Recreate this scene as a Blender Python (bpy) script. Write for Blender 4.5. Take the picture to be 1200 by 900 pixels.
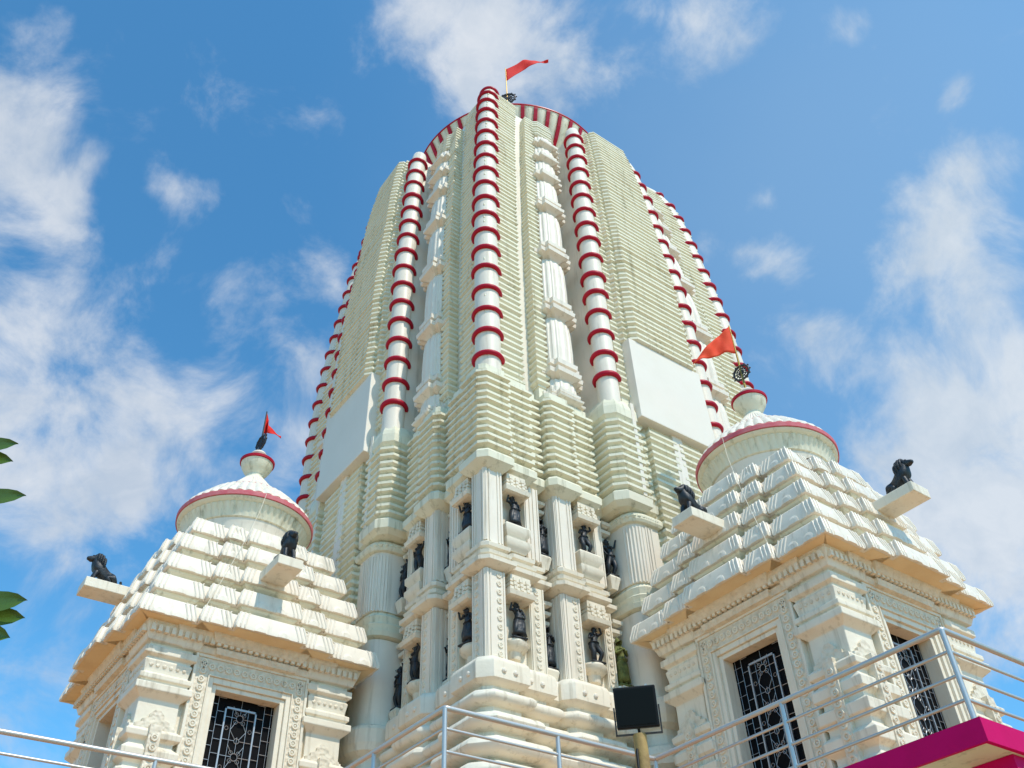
import bpy, bmesh, math, random
from mathutils import Vector, Matrix
random.seed(7)
scene = bpy.context.scene
col = scene.collection
for o in list(bpy.data.objects): bpy.data.objects.remove(o)

# ------------------------------------------------------------------ camera
CAM = Vector((-7.4922, -10.6239, 0.0))          # eye height is z = 0, ground is z = -1.6
PITCH, ROLL, YAW = math.radians(41.35), math.radians(-2.52), math.radians(37.55)
def cam_basis():
    c, s = math.cos(PITCH), math.sin(PITCH)
    f = Vector((0, c, s)); u = Vector((0, -s, c)); r = Vector((1, 0, 0))
    cr, sr = math.cos(ROLL), math.sin(ROLL)
    r2 = r*cr + u*sr; u2 = u*cr - r*sr
    T = Matrix(((math.cos(YAW), math.sin(YAW), 0), (-math.sin(YAW), math.cos(YAW), 0), (0, 0, 1)))
    return T @ r2, T @ u2, T @ f
RR, UU, FF = cam_basis()
cd = bpy.data.cameras.new('camera'); cam = bpy.data.objects.new('camera', cd); col.objects.link(cam)
m = Matrix((RR, UU, -FF)).transposed().to_4x4(); m.translation = CAM; cam.matrix_world = m
cd.sensor_fit = 'HORIZONTAL'; cd.sensor_width = 36; cd.lens = 36*1079.5/1200
cd.clip_start = 0.1; cd.clip_end = 6000
scene.camera = cam

# ------------------------------------------------------------------ light and sky
SUN = Vector((0.15, -1.0, 1.40)).normalized()
sd = bpy.data.lights.new('sun', 'SUN'); sd.energy = 3.5; sd.angle = math.radians(0.53); sd.color = (1, .92, .80)
so = bpy.data.objects.new('sun', sd); col.objects.link(so)
so.rotation_euler = SUN.to_track_quat('Z', 'Y').to_euler()
scene.view_settings.view_transform = 'Standard'; scene.view_settings.look = 'None'
scene.view_settings.gamma = 1; scene.view_settings.use_curve_mapping = False
scene.view_settings.exposure = 0.0

world = bpy.data.worlds.new('World'); scene.world = world; world.use_nodes = True
W = world.node_tree; W.nodes.clear()
def wn(t, **k):
    n = W.nodes.new(t)
    for a, b in k.items(): setattr(n, a, b)
    return n
out = wn('ShaderNodeOutputWorld'); bg = wn('ShaderNodeBackground'); bg.inputs[1].default_value = 0.142
W.links.new(bg.outputs[0], out.inputs[0])
sky = wn('ShaderNodeTexSky', sky_type='NISHITA', sun_disc=False)
sky.sun_elevation = math.asin(SUN.z); sky.sun_rotation = math.atan2(SUN.x, SUN.y)
sky.altitude = 300; sky.air_density = 1.0; sky.dust_density = 0.5; sky.ozone_density = 2.5
tc = wn('ShaderNodeTexCoord')
nrm = wn('ShaderNodeVectorMath', operation='NORMALIZE'); W.links.new(tc.outputs['Generated'], nrm.inputs[0])
# cloud banks: direction, angular size, weight
CLOUDS = [(525,60,85,.9),(460,15,75,.8),(590,25,75,.75),(560,115,55,.6),(640,95,55,.35),(800,-6,80,.9),(985,16,40,.9),(660,60,80,.5),
 (20,200,90,1.0),(-20,110,70,.8),(108,216,34,.75),(15,14,35,.85),(70,250,45,.45),(225,218,36,.85),(230,325,62,.5),
 (60,470,170,.50),(170,545,140,.50),(20,370,100,.6),(120,250,90,.45),(300,370,70,.4),(-60,560,130,.4),(120,620,90,.3),(240,450,60,.45),(110,610,70,.4),(340,420,50,.55),(385,312,46,.95),(335,520,50,.5),
 (40,800,90,.5),(90,700,60,.3),
 (1110,525,130,.8),(1190,430,110,.95),(1050,470,70,.6),(1140,330,60,.35),(1130,255,85,.75),(1190,190,60,.75),(935,425,48,.95),(915,318,58,.9),(1030,400,70,.5),(1080,300,70,.55),
 (1132,116,28,.95),(905,195,32,.8),(820,262,38,.65),(870,285,26,.6),(960,450,60,.3),(1160,660,130,.85),(1080,600,90,.7),(1200,560,80,.4),(1240,740,120,.6),(1190,60,40,.4),(760,170,40,.25),(700,120,40,.3)]
def add_(a, b):
    n = wn('ShaderNodeMath', operation='ADD')
    W.links.new(a, n.inputs[0])
    if isinstance(b, float): n.inputs[1].default_value = b
    else: W.links.new(b, n.inputs[1])
    return n.outputs[0]
warp = wn('ShaderNodeTexNoise'); warp.inputs['Scale'].default_value = 5; warp.inputs['Detail'].default_value = 5
W.links.new(nrm.outputs[0], warp.inputs['Vector'])
wsub = wn('ShaderNodeVectorMath', operation='SUBTRACT'); wsub.inputs[1].default_value = (.5, .5, .5); W.links.new(warp.outputs['Color'], wsub.inputs[0])
wsc = wn('ShaderNodeVectorMath', operation='SCALE'); wsc.inputs[3].default_value = 0.16; W.links.new(wsub.outputs[0], wsc.inputs[0])
wadd = wn('ShaderNodeVectorMath', operation='ADD'); W.links.new(nrm.outputs[0], wadd.inputs[0]); W.links.new(wsc.outputs[0], wadd.inputs[1])
acc = None
for (px, py, r, w) in CLOUDS:
    d = (RR*(px-600)/1079.5 - UU*(py-450)/1079.5 + FF).normalized()
    n = wn('ShaderNodeVectorMath', operation='DISTANCE'); W.links.new(wadd.outputs[0], n.inputs[0]); n.inputs[1].default_value = d
    mr = wn('ShaderNodeMapRange', interpolation_type='SMOOTHSTEP')
    mr.inputs['From Min'].default_value = r*1.5/1150; mr.inputs['From Max'].default_value = 0
    mr.inputs['To Min'].default_value = 0; mr.inputs['To Max'].default_value = w
    W.links.new(n.outputs['Value'], mr.inputs['Value'])
    acc = mr.outputs[0] if acc is None else add_(acc, mr.outputs[0])
nz = wn('ShaderNodeTexNoise'); nz.inputs['Scale'].default_value = 8; nz.inputs['Detail'].default_value = 12; nz.inputs['Roughness'].default_value = .62
nz.inputs['Distortion'].default_value = .35
W.links.new(nrm.outputs[0], nz.inputs['Vector'])
nzm = wn('ShaderNodeMath', operation='MULTIPLY_ADD'); nzm.inputs[1].default_value = 3.6; nzm.inputs[2].default_value = -2.0
W.links.new(nz.outputs['Fac'], nzm.inputs[0])
s = add_(acc, nzm.outputs[0])
cov = wn('ShaderNodeMapRange', interpolation_type='SMOOTHSTEP'); cov.inputs['From Min'].default_value = 0.02; cov.inputs['From Max'].default_value = 1.25
cov.inputs['To Max'].default_value = .9
W.links.new(s, cov.inputs['Value'])
# only above the horizon
tint = wn('ShaderNodeMix', data_type='RGBA', blend_type='MULTIPLY'); tint.inputs['Factor'].default_value = 1
tint.inputs['B'].default_value = (0.70, 1.48, 1.66, 1); W.links.new(sky.outputs[0], tint.inputs['A'])
mix = wn('ShaderNodeMix', data_type='RGBA')
W.links.new(cov.outputs[0], mix.inputs['Factor']); W.links.new(tint.outputs['Result'], mix.inputs['A']); cn = wn('ShaderNodeTexNoise'); cn.inputs['Scale'].default_value = 11; cn.inputs['Detail'].default_value = 8; cn.inputs['Roughness'].default_value = .6
W.links.new(wadd.outputs[0], cn.inputs['Vector'])
cr_ = wn('ShaderNodeMapRange'); cr_.inputs['From Min'].default_value = .35; cr_.inputs['From Max'].default_value = .65; W.links.new(cn.outputs['Fac'], cr_.inputs['Value'])
cm = wn('ShaderNodeMix', data_type='RGBA'); W.links.new(cr_.outputs[0], cm.inputs['Factor'])
cm.inputs['A'].default_value = (3.9, 4.45, 5.2, 1); cm.inputs['B'].default_value = (5.5, 5.75, 6.1, 1)
W.links.new(cm.outputs['Result'], mix.inputs['B'])
# thin high haze over the right half of the sky
hd = wn('ShaderNodeVectorMath', operation='DISTANCE'); W.links.new(wadd.outputs[0], hd.inputs[0]); hd.inputs[1].default_value = (RR*.42 + UU*.24 + FF).normalized()
hm = wn('ShaderNodeMapRange', interpolation_type='SMOOTHSTEP'); hm.inputs['From Min'].default_value = .62; hm.inputs['From Max'].default_value = .05; hm.inputs['To Max'].default_value = .24
W.links.new(hd.outputs['Value'], hm.inputs['Value'])
hx = wn('ShaderNodeMix', data_type='RGBA'); W.links.new(hm.outputs[0], hx.inputs['Factor']); W.links.new(mix.outputs['Result'], hx.inputs['A']); hx.inputs['B'].default_value = (3.8, 4.9, 5.7, 1)
W.links.new(hx.outputs['Result'], bg.inputs[0])

# ------------------------------------------------------------------ materials
def mat(name, base, rough=.55, metal=0, var=None, vscale=3.0, vamt=.5, bump=0, bscale=30, stain=None, stain_amt=.4, spec=.4, kind='noise'):
    mt = bpy.data.materials.new(name); mt.use_nodes = True
    N = mt.node_tree.nodes; L = mt.node_tree.links; b = N['Principled BSDF']
    b.inputs['Base Color'].default_value = (*base, 1); b.inputs['Roughness'].default_value = rough; b.inputs['Metallic'].default_value = metal
    b.inputs['Specular IOR Level'].default_value = spec
    t = N.new('ShaderNodeNewGeometry'); cur = None
    if var:
        n = N.new('ShaderNodeTexNoise'); n.inputs['Scale'].default_value = vscale; n.inputs['Detail'].default_value = 7; n.inputs['Roughness'].default_value = .62
        L.new(t.outputs['Position'], n.inputs['Vector'])
        r = N.new('ShaderNodeMapRange'); r.inputs['From Min'].default_value = .38; r.inputs['From Max'].default_value = .7; r.inputs['To Max'].default_value = vamt
        L.new(n.outputs['Fac'], r.inputs['Value'])
        mx = N.new('ShaderNodeMix'); mx.data_type = 'RGBA'; mx.inputs['A'].default_value = (*base, 1); mx.inputs['B'].default_value = (*var, 1)
        L.new(r.outputs[0], mx.inputs['Factor']); cur = mx.outputs['Result']
    if stain:   # rain streaks: noise stretched along z
        mp = N.new('ShaderNodeVectorMath'); mp.operation = 'MULTIPLY'; mp.inputs[1].default_value = (7, 7, .55); L.new(t.outputs['Position'], mp.inputs[0])
        n = N.new('ShaderNodeTexNoise'); n.inputs['Scale'].default_value = 1; n.inputs['Detail'].default_value = 6; n.inputs['Roughness'].default_value = .65
        L.new(mp.outputs[0], n.inputs['Vector'])
        r = N.new('ShaderNodeMapRange'); r.inputs['From Min'].default_value = .54; r.inputs['From Max'].default_value = .76; r.inputs['To Max'].default_value = stain_amt
        L.new(n.outputs['Fac'], r.inputs['Value'])
        mx = N.new('ShaderNodeMix'); mx.data_type = 'RGBA'; mx.inputs['A'].default_value = (*base, 1); mx.inputs['B'].default_value = (*stain, 1)
        if cur: L.new(cur, mx.inputs['A'])
        L.new(r.outputs[0], mx.inputs['Factor']); cur = mx.outputs['Result']
    if cur: L.new(cur, b.inputs['Base Color'])
    if bump:
        if kind == 'carve':
            n = N.new('ShaderNodeTexVoronoi'); n.feature = 'SMOOTH_F1'; n.inputs['Scale'].default_value = bscale; h = n.outputs['Distance']
        else:
            n = N.new('ShaderNodeTexNoise'); n.inputs['Scale'].default_value = bscale; n.inputs['Detail'].default_value = 5; h = n.outputs['Fac']
        L.new(t.outputs['Position'], n.inputs['Vector'])
        bp = N.new('ShaderNodeBump'); bp.inputs['Strength'].default_value = bump; bp.inputs['Distance'].default_value = .02
        L.new(h, bp.inputs['Height']); L.new(bp.outputs[0], b.inputs['Normal'])
    return mt
WHITE = mat('white_paint', (.84, .755, .635), .45, var=(.74, .65, .52), vscale=1.6, vamt=.5, bump=.12, bscale=14, stain=(.34, .29, .20), stain_amt=.55, spec=.25)
PANEL = mat('plain_white_paint', (.83, .755, .645), .5, var=(.77, .69, .57), vscale=1.1, vamt=.5, bump=.1, bscale=9, spec=.2)
CREAM = mat('cream_paint', (.80, .75, .585), .55, var=(.72, .665, .47), vscale=2.2, vamt=.6, bump=.2, bscale=18, stain=(.24, .22, .12), stain_amt=.75, spec=.2)
IVORY = mat('ivory_paint', (.83, .75, .61), .55, var=(.73, .63, .48), vscale=2.6, vamt=.55, bump=.22, bscale=16, stain=(.30, .24, .15), stain_amt=.65, spec=.2)
SOFFIT = mat('soffit_bounce_tan', (.84, .67, .42), .6, var=(.72, .52, .29), vscale=2.5, vamt=.6, bump=.1, spec=.15)  # tan base colour paints in warm light bounced up from the terrace
CARVE = mat('carved_plaster', (.80, .70, .55), .6, var=(.52, .43, .30), vscale=9, vamt=.6, bump=1.0, bscale=17, kind='carve')
RED = mat('red_paint', (.46, .008, .03), .4, spec=.2, var=(.36, .01, .03), vscale=3, vamt=.6, bump=.1, bscale=25)
ROSE = mat('faded_rose_paint', (.62, .13, .16), .6, spec=.15, var=(.66, .28, .28), vscale=5, vamt=.7)
PINK = mat('magenta_paint', (.60, .003, .12), .6, var=(.5, .003, .095), vscale=4, vamt=.5, bump=.1, bscale=20, spec=.08)
BLACK = mat('black_stone', (.010, .012, .016), .5, var=(.03, .04, .05), vscale=14, vamt=.7, bump=.25, bscale=40, spec=.5)
MOSS = mat('mossy_stone', (.20, .22, .06), .8, var=(.05, .06, .02), vscale=12, vamt=.9, bump=.5, bscale=30)
DARK = mat('dark_interior', (.004, .004, .005), .7, spec=.1)
GRILLE = mat('silver_grille', (.42, .43, .45), .45, metal=.6, var=(.4, .4, .42), vscale=10)
IRON = mat('dark_iron', (.05, .05, .055), .5, metal=.5, var=(.09, .07, .06), vscale=20)
STEEL = mat('stainless_steel', (.55, .52, .49), .42, metal=.6, var=(.55, .55, .56), vscale=6, bump=.03, bscale=60)
FLAG = mat('red_cloth', (.75, .02, .012), .8, var=(.6, .012, .01), vscale=5, bump=.2, bscale=30)
ORANGE = mat('orange_cloth', (.85, .075, .02), .8, var=(.75, .04, .015), vscale=4, bump=.2, bscale=30)
BRASS = mat('brass', (.42, .27, .06), .35, metal=.8, var=(.25, .16, .05), vscale=12)
PLASTIC = mat('black_housing', (.010, .010, .011), .5, spec=.2, bump=.05, bscale=80)
GLASS = mat('lamp_glass', (.004, .005, .006), .35, spec=.15)
BAMBOO = mat('weathered_pole', (.42, .27, .09), .6, var=(.22, .13, .05), vscale=8, vamt=.8, bump=.3, bscale=30)
FLOOR = mat('terracotta_floor', (.62, .29, .10), .55, var=(.50, .22, .07), vscale=2)
GROUND = mat('paved_ground', (.46, .31, .16), .8, var=(.36, .23, .12), vscale=.8, bump=.3, bscale=8)
LEAF = mat('green_leaf', (.065, .13, .018), .4, var=(.10, .15, .02), vscale=6, bump=.15, bscale=20)
BARK = mat('grey_bark', (.16, .13, .10), .85, var=(.08, .07, .05), vscale=9, bump=.6, bscale=18)

# ------------------------------------------------------------------ mesh helpers
class MB:
    def __init__(self): self.v = []; self.f = []; self.mi = []; self.cur = 0
    def add(self, vs, fs):
        o = len(self.v); self.v += [tuple(p) for p in vs]
        for f in fs: self.f.append([i+o for i in f]); self.mi.append(self.cur)
    def loft(self, loops, cap0=True, cap1=True):
        n = len(loops[0]); vs = [p for l in loops for p in l]; fs = []
        for a in range(len(loops)-1):
            for i in range(n):
                j = (i+1) % n; fs.append((a*n+i, a*n+j, (a+1)*n+j, (a+1)*n+i))
        if cap0: fs.append(tuple(range(n-1, -1, -1)))
        if cap1: fs.append(tuple((len(loops)-1)*n+i for i in range(n)))
        self.add(vs, fs)
    def box(self, x0, x1, y0, y1, z0, z1, M=None):
        vs = [(x, y, z) for z in (z0, z1) for x, y in ((x0, y0), (x1, y0), (x1, y1), (x0, y1))]
        if M: vs = [M(*p) for p in vs]
        self.loft([vs[:4], vs[4:]])
    def obox(self, c, ax, ay, az):      # oriented box: centre and three half-axis vectors
        c = Vector(c); vs = []
        for sz in (-1, 1):
            for sx, sy in ((-1, -1), (1, -1), (1, 1), (-1, 1)): vs.append(c + ax*sx + ay*sy + az*sz)
        self.loft([vs[:4], vs[4:]])
    def tube(self, pts, r, n=10, caps=True):
        pts = [Vector(p) for p in pts]; k = len(pts)
        rs = r if isinstance(r, (list, tuple)) else [r]*k
        loops = []; prev = None
        for i, p in enumerate(pts):
            d = (pts[min(i+1, k-1)] - pts[max(i-1, 0)]).normalized()
            if prev is None:
                a = Vector((0, 0, 1)) if abs(d.z) < .9 else Vector((1, 0, 0)); u = d.cross(a).normalized()
            else: u = (prev - d*prev.dot(d)).normalized()
            prev = u; w = d.cross(u)
            loops.append([p + (u*math.cos(2*math.pi*j/n) + w*math.sin(2*math.pi*j/n))*rs[i] for j in range(n)])
        self.loft(loops, caps, caps)
    def lathe(self, c, prof, n=48, lobes=0, amp=0.0):
        loops = []
        for (r, z, *a) in prof:
            am = a[0] if a else amp
            l = []
            for j in range(n):
                t = 2*math.pi*j/n; rr = r*(1 + am*(abs(math.sin(lobes*t/2))-1)) if lobes else r
                l.append((c[0]+rr*math.cos(t), c[1]+rr*math.sin(t), z))
            loops.append(l)
        self.loft(loops)
    def ring(self, c, d, R, r, nu=28, nv=8, flat=1.0):   # torus with axis d
        c = Vector(c); d = Vector(d).normalized(); a = Vector((1, 0, 0)) if abs(d.x) < .9 else Vector((0, 1, 0))
        u = d.cross(a).normalized(); w = d.cross(u); vs = []; fs = []
        for i in range(nu):
            t = 2*math.pi*i/nu; e = u*math.cos(t)+w*math.sin(t)
            for j in range(nv):
                q = 2*math.pi*j/nv; vs.append(c + e*(R+r*math.cos(q)) + d*(r*flat*math.sin(q)))
        for i in range(nu):
            for j in range(nv):
                fs.append((i*nv+j, ((i+1) % nu)*nv+j, ((i+1) % nu)*nv+(j+1) % nv, i*nv+(j+1) % nv))
        self.add(vs, fs)
    def build(self, name, material, parent=None, smooth=None, bevel=0):
        me = bpy.data.meshes.new(name); me.from_pydata(self.v, [], self.f)
        mats = material if isinstance(material, (list, tuple)) else [material]
        for x in mats: me.materials.append(x)
        if len(mats) > 1: me.polygons.foreach_set('material_index', self.mi)
        bm = bmesh.new(); bm.from_mesh(me); bmesh.ops.recalc_face_normals(bm, faces=bm.faces); bm.to_mesh(me); bm.free()
        if smooth is not None:
            me.polygons.foreach_set('use_smooth', [True]*len(me.polygons)); me.set_sharp_from_angle(angle=math.radians(smooth))
        o = bpy.data.objects.new(name, me); col.objects.link(o)
        if parent:
            o.parent = parent
            if parent.type == 'EMPTY': o.matrix_parent_inverse = Matrix.Translation(-parent.location)
        if bevel:
            b = o.modifiers.new('bevel', 'BEVEL'); b.width = bevel; b.segments = 2; b.limit_method = 'ANGLE'; b.angle_limit = math.radians(50)
        return o
def empty(name, loc):
    o = bpy.data.objects.new(name, None); o.location = loc; o.empty_display_size = .3; col.objects.link(o); return o
def tag(o, label=None, cat=None, group=None, kind=None):
    if label: o['label'] = label
    if cat: o['category'] = cat
    if group: o['group'] = group
    if kind: o['kind'] = kind
    return o
def offs(poly, d):
    n = len(poly); res = []
    for i in range(n):
        p0, p, p1 = poly[i-1], poly[i], poly[(i+1) % n]
        e0 = Vector((p[0]-p0[0], p[1]-p0[1])).normalized(); e1 = Vector((p1[0]-p[0], p1[1]-p[1])).normalized()
        n0 = Vector((e0.y, -e0.x)); n1 = Vector((e1.y, -e1.x)); k = 1 + n0.dot(n1)
        v = Vector(p[:2]) + d*(n0+n1)/max(k, .3); res.append((v.x, v.y))
    return res

# ------------------------------------------------------------------ setting
def disc(name, z, R, m):
    mb = MB(); mb.add([(x, y, z) for x, y in ((-R, -R), (R, -R), (R, R), (-R, R))], [(0, 1, 2, 3)]); return tag(mb.build(name, m), kind='structure')
disc('ground', -1.6, 2500, GROUND)
TZ = 3.06
edge = [(-16, .66), (-2.29, .66), (-2.29, -2.40), (.79, -2.40), (.79, -6.49), (16, -6.49), (16, 20), (-16, 20)]
mb = MB(); mb.loft([[(x, y, z) for x, y in edge] for z in (TZ-.02, TZ)]); te = mb.build('terrace_floor', [FLOOR]); tag(te, kind='structure')
# painted edge of the terrace
bal = empty('terrace_ledge', (.79, -6.49, TZ)); tag(bal, 'magenta painted concrete ledge under the steel railing at the lower right', 'ledge')
mb = MB(); mb.loft([[(x, y, z) for x, y in edge] for z in (TZ-.2, TZ-.021)]); mb.build('slab', CREAM, bal)
mb = MB()
inner = offs(edge, .004); outer = offs(edge, .05)
n = len(edge)
for i in range(0, 5):
    a, b = outer[i], outer[i+1]; a2, b2 = inner[i], inner[i+1]
    mb.loft([[(a[0], a[1], z), (b[0], b[1], z), (b2[0], b2[1], z), (a2[0], a2[1], z)] for z in (TZ-.205, TZ+.012)])
mb.build('fascia', PINK, bal)
mb = MB()
mb.loft([[(x, y, z) for x, y in offs(edge, -.45)] for z in (-1.6, TZ-.2)])
mb.build('wall', CREAM, bal)
mb = MB(); mb.box(1.25, 1.65, -6.46, -6.02, -1.6, TZ-.203); mb.build('pillar', PINK, bal)

# ------------------------------------------------------------------ main tower
c = 4.54
tower = empty('temple_tower', (c, c, TZ))
tag(tower, 'tall curved cream temple tower with red ringed white pipes below a striped crown', 'temple tower')
KZ = [(0, 1), (15.2, 1), (16.5, .995), (17.4, .985), (18.2, .976), (19.3, .956), (20.5, .932), (21.6, .909), (22.3, .894), (23.0, .872), (23.7, .840), (24.3, .795), (24.8, .735), (25.2, .66), (26, .55)]
def kz(z):
    for (a, ka), (b, kb) in zip(KZ, KZ[1:]):
        if z <= b:
            return ka + (kb-ka)*(z-a)/(b-a)
    return KZ[-1][1]
M8 = [lambda x, y: (x, y), lambda x, y: (y, x), lambda x, y: (2*c-x, y), lambda x, y: (y, 2*c-x),
      lambda x, y: (x, 2*c-y), lambda x, y: (2*c-y, x), lambda x, y: (2*c-x, 2*c-y), lambda x, y: (2*c-y, 2*c-x)]
VIS = (0, 1, 2, 3)
SIDE = ['right', 'left', 'right', 'left']
KO = [(0, 1), (12, 1), (16, .985), (17.5, .98), (19, .957), (20, .942), (21, .932), (22, .911), (23, .885), (24, .845), (26, .74)]
KA = [(0, 1), (12, 1), (16, .955), (17.5, .93), (19, .875), (20, .84), (21, .80), (22, .74), (23, .675), (24, .59), (26, .4)]
def lerp_tab(T, z):
    for (a, ka), (b, kb) in zip(T, T[1:]):
        if z <= b: return ka + (kb-ka)*(z-a)/(b-a)
    return T[-1][1]
def tmap(m8, x, y, z):
    """the curve of the spire: corners, face fronts and face widths draw in at their own rates"""
    X, Y = m8(x, y); dx, dy = X-c, Y-c; w = max(0, min(1.1, (min(abs(dx), abs(dy))-1.55)/2.52))
    kc, ko, ka = kz(z), lerp_tab(KO, z), lerp_tab(KA, z); ks = ka+(kc-ka)*w; kf = ko+(kc-ko)*w
    if abs(dx) < abs(dy): return (c+dx*ks, c+dy*kf, z)
    return (c+dx*kf, c+dy*ks, z)
def tloft(mb, poly, levels, m8):
    loops = [[tmap(m8, x, y, z) for x, y in (offs(poly, d) if d else poly)] for z, d in levels]
    mb.loft(loops)
def tbox(mb, x0, x1, y0, y1, z0, z1, m8):
    tloft(mb, [(x0, y0), (x1, y0), (x1, y1), (x0, y1)], [(z0, 0), (z1, 0)], m8)
def ridges(z0, z1, pitch, depth):
    n = max(1, round((z1-z0)/pitch)); p = (z1-z0)/n; L = [(z0, 0)]
    for i in range(n):
        a = z0+i*p; dd = depth*(1+random.uniform(-.14, .14)); a += random.uniform(-.03, .03)*p
        L += [(a+.06*p, dd*.25), (a+.26*p, dd), (a+.60*p, dd*.98), (a+.86*p, 0.12*dd), (a+p, 0)]
    return L

# core of the lower wall and of the spire
mb = MB(); mb.box(.75, 2*c-.75, .75, 2*c-.75, TZ, 12.2); mb.build('lower_wall', IVORY, tower)
core = [(x, .55) for x in (.55, 1.3, 2.0, 2.6, 3.2, 4.0, 5.08, 5.88, 6.48, 7.08, 7.78)]; core4 = []
for k in range(4):
    for x, y in core:
        dx, dy = x-c, y-c
        for _ in range(k): dx, dy = -dy, dx
        core4.append((c+dx, c+dy))
mb = MB(); mb.loft([[tmap(M8[0], x, y, z) for x, y in core4] for z in [11.9+i*.32 for i in range(37)]]); mb.build('spire_wall', WHITE, tower)
def lip(z0, z1, d0, d1, n=9, p=1.0):
    return [(z0+(z1-z0)*(.5-.5*math.cos(math.pi*i/(n-1))), d0+(d1-d0)*max(0, math.sin(math.pi*i/(n-1)))**p) for i in range(n)]
CORN = [(9.42, -.10), (9.46, -.03), (9.50, .02), (9.60, .115), (9.74, .12), (9.80, .08), (9.83, -.01), (9.88, -.02)]
BELT = [(7.50, -.08), (7.53, .0), (7.60, .095), (7.67, .10), (7.70, .04), (7.715, -.02), (7.745, .035), (7.80, .05), (7.825, -.015), (7.86, -.03), (7.885, .025), (7.95, .035), (7.98, -.01), (8.02, -.05)]
BASE = [(TZ, .42), (3.55, .42), (3.6, .3), (3.66, .3)] + lip(3.66, 4.02, .28, .50) + [(4.06, .22)] + lip(4.08, 4.38, .22, .45) + [(4.40, .16), (4.44, .15)] + lip(4.45, 4.74, .16, .39) + [(4.77, .11), (4.83, .11)] \
     + lip(4.84, 5.10, .12, .32) + [(5.13, .08), (5.20, .08)] + lip(5.21, 5.44, .08, .25) + [(5.47, .06), (5.52, .06), (5.56, .15), (5.60, .19), (5.84, .19), (5.90, .17), (5.94, .13), (5.98, .02)]
_k = [(-.04, -.12), (.35, -.12), (.35, .13), (.49, .13), (.49, .02), (.53, -.02), (.93, -.02), (.93, .11), (1.24, .11), (1.24, .85)]
KP = _k + [(.85, .85)] + [(y, x) for x, y in reversed(_k)]
AP = [(1.44, .8), (1.44, -.06), (1.49, -.11), (1.90, -.11), (1.90, .14), (2.03, .14), (2.03, .02), (2.07, -.02), (2.45, -.02), (2.45, .13), (2.70, .13), (2.70, .8)]
CP = [(2.76, .8), (2.76, -.34), (2.90, -.48), (3.36, -.48), (3.36, -.36), (3.60, -.36), (3.60, .8)]
RID = ridges(9.88, 11.72, .172, .105) + [(11.74, .03), (11.86, .03), (11.88, -.03), (11.92, -.03)]
def mirrored(poly): return poly
KCOR = [0, 2, 3, 6]     # corner of K for each map (map 3 mirrors corner of map 1's far end)
def corner_maps():
    return [('near', M8[0]), ('right', M8[2]), ('left', M8[4])]
piers = {}
def stud(mb, u, y, z, mp):
    mb.loft([[tmap(mp, u+r*math.cos(j*math.pi/4), y-d, z+r*math.sin(j*math.pi/4)) for j in range(8)] for r, d in ((.045, -.01), (.04, .018), (.02, .032))])
for nm, mp in corner_maps():
    mb = MB(); tloft(mb, KP, CORN + RID, mp)
    pier = mb.build('corner_pier', CREAM, tower, smooth=34); piers[nm] = pier
    if nm == 'near':
        mb = MB(); tloft(mb, KP, BELT, mp); mb.build('belt_moulding', IVORY, pier, smooth=34)
        mb = MB(); tloft(mb, KP, BASE, mp); bm_ = mb.build('base_moulding', IVORY, pier, smooth=34)
        for mq in (M8[0], M8[1]):
            mb = MB()
            for u, y in ((.06, -.31), (.27, -.31), (.62, -.21), (.84, -.21), (1.12, -.08)): stud(mb, u, y, 5.72, mq)
            mb.build('stud_row', WHITE, bm_)
        # body behind the niches
        mb = MB(); tloft(mb, [(.16, .16), (1.10, .16), (1.10, .9), (.9, .9), (.9, 1.10), (.16, 1.10)], [(5.9, 0), (9.6, 0)], mp)
        mb.build('niche_wall', IVORY, pier)
butts = {}
for i in range(4):
    mp = M8[i]
    mb = MB(); tloft(mb, AP, CORN + RID, mp); bt = mb.build('buttress', CREAM, tower, smooth=34); butts[i] = bt
    mb = MB(); tloft(mb, AP, BELT, mp); mb.build('belt_moulding', IVORY, bt, smooth=34)
    mb = MB(); tloft(mb, AP, BASE, mp); bm_ = mb.build('base_moulding', IVORY, bt, smooth=34)
    mb = MB()
    for u, y in ((1.58, -.30), (1.80, -.30), (2.14, -.21), (2.36, -.21), (2.60, -.06)): stud(mb, u, y, 5.72, mp)
    mb.build('stud_row', WHITE, bm_)
    mb = MB(); tloft(mb, [(1.50, .8), (1.50, .18), (2.62, .18), (2.62, .8)], [(5.9, 0), (9.6, 0)], mp); mb.build('niche_wall', IVORY, bt)

def grooved_pillar(mb, x0, x1, y0, y1, z0, z1, mp, faces):
    """square pillar with raised fillets on the faces"""
    tbox(mb, x0, x1, y0, y1, z0, z1, mp); w = x1-x0
    for f in faces:
        for a, b in (((.04, .13), (.22, .30), (.70, .78), (.87, .96)) if z0 > 7 else ((.04, .12), (.20, .27), (.90, .98))):
            if f == 'front': tbox(mb, x0+a*w, x0+b*w, y0-.018, y0+.01, z0+.003, z1-.003, mp)
            else: tbox(mb, x0-.018, x0+.01, y0+a*w, y0+b*w, z0+.003, z1-.003, mp)
def rosettes(mb, x0, x1, y, z0, z1, mp, pitch=.135, side=False):
    """vertical row of small carved flowers between two fillets"""
    n = int((z1-z0)/pitch); xc = (x0+x1)/2; r = min((x1-x0)*.36, pitch*.36)
    for i in range(n):
        z = z0+(i+.5)*(z1-z0)/n
        lo = []
        for rad, d in ((r*1.15, 0), (r, .018), (r*.55, .018), (r*.45, .008), (r*.2, .02)):
            l = []
            for j in range(8):
                t = 2*math.pi*j/8; u = xc+rad*math.cos(t); zz_ = z+rad*math.sin(t)
                l.append(tmap(mp, u, y-d, zz_) if not side else tmap(mp, y-d, u, zz_))
            lo.append(l)
        mb.loft(lo)
TIERS = [(5.97, 7.50), (8.02, 9.50)]
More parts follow.
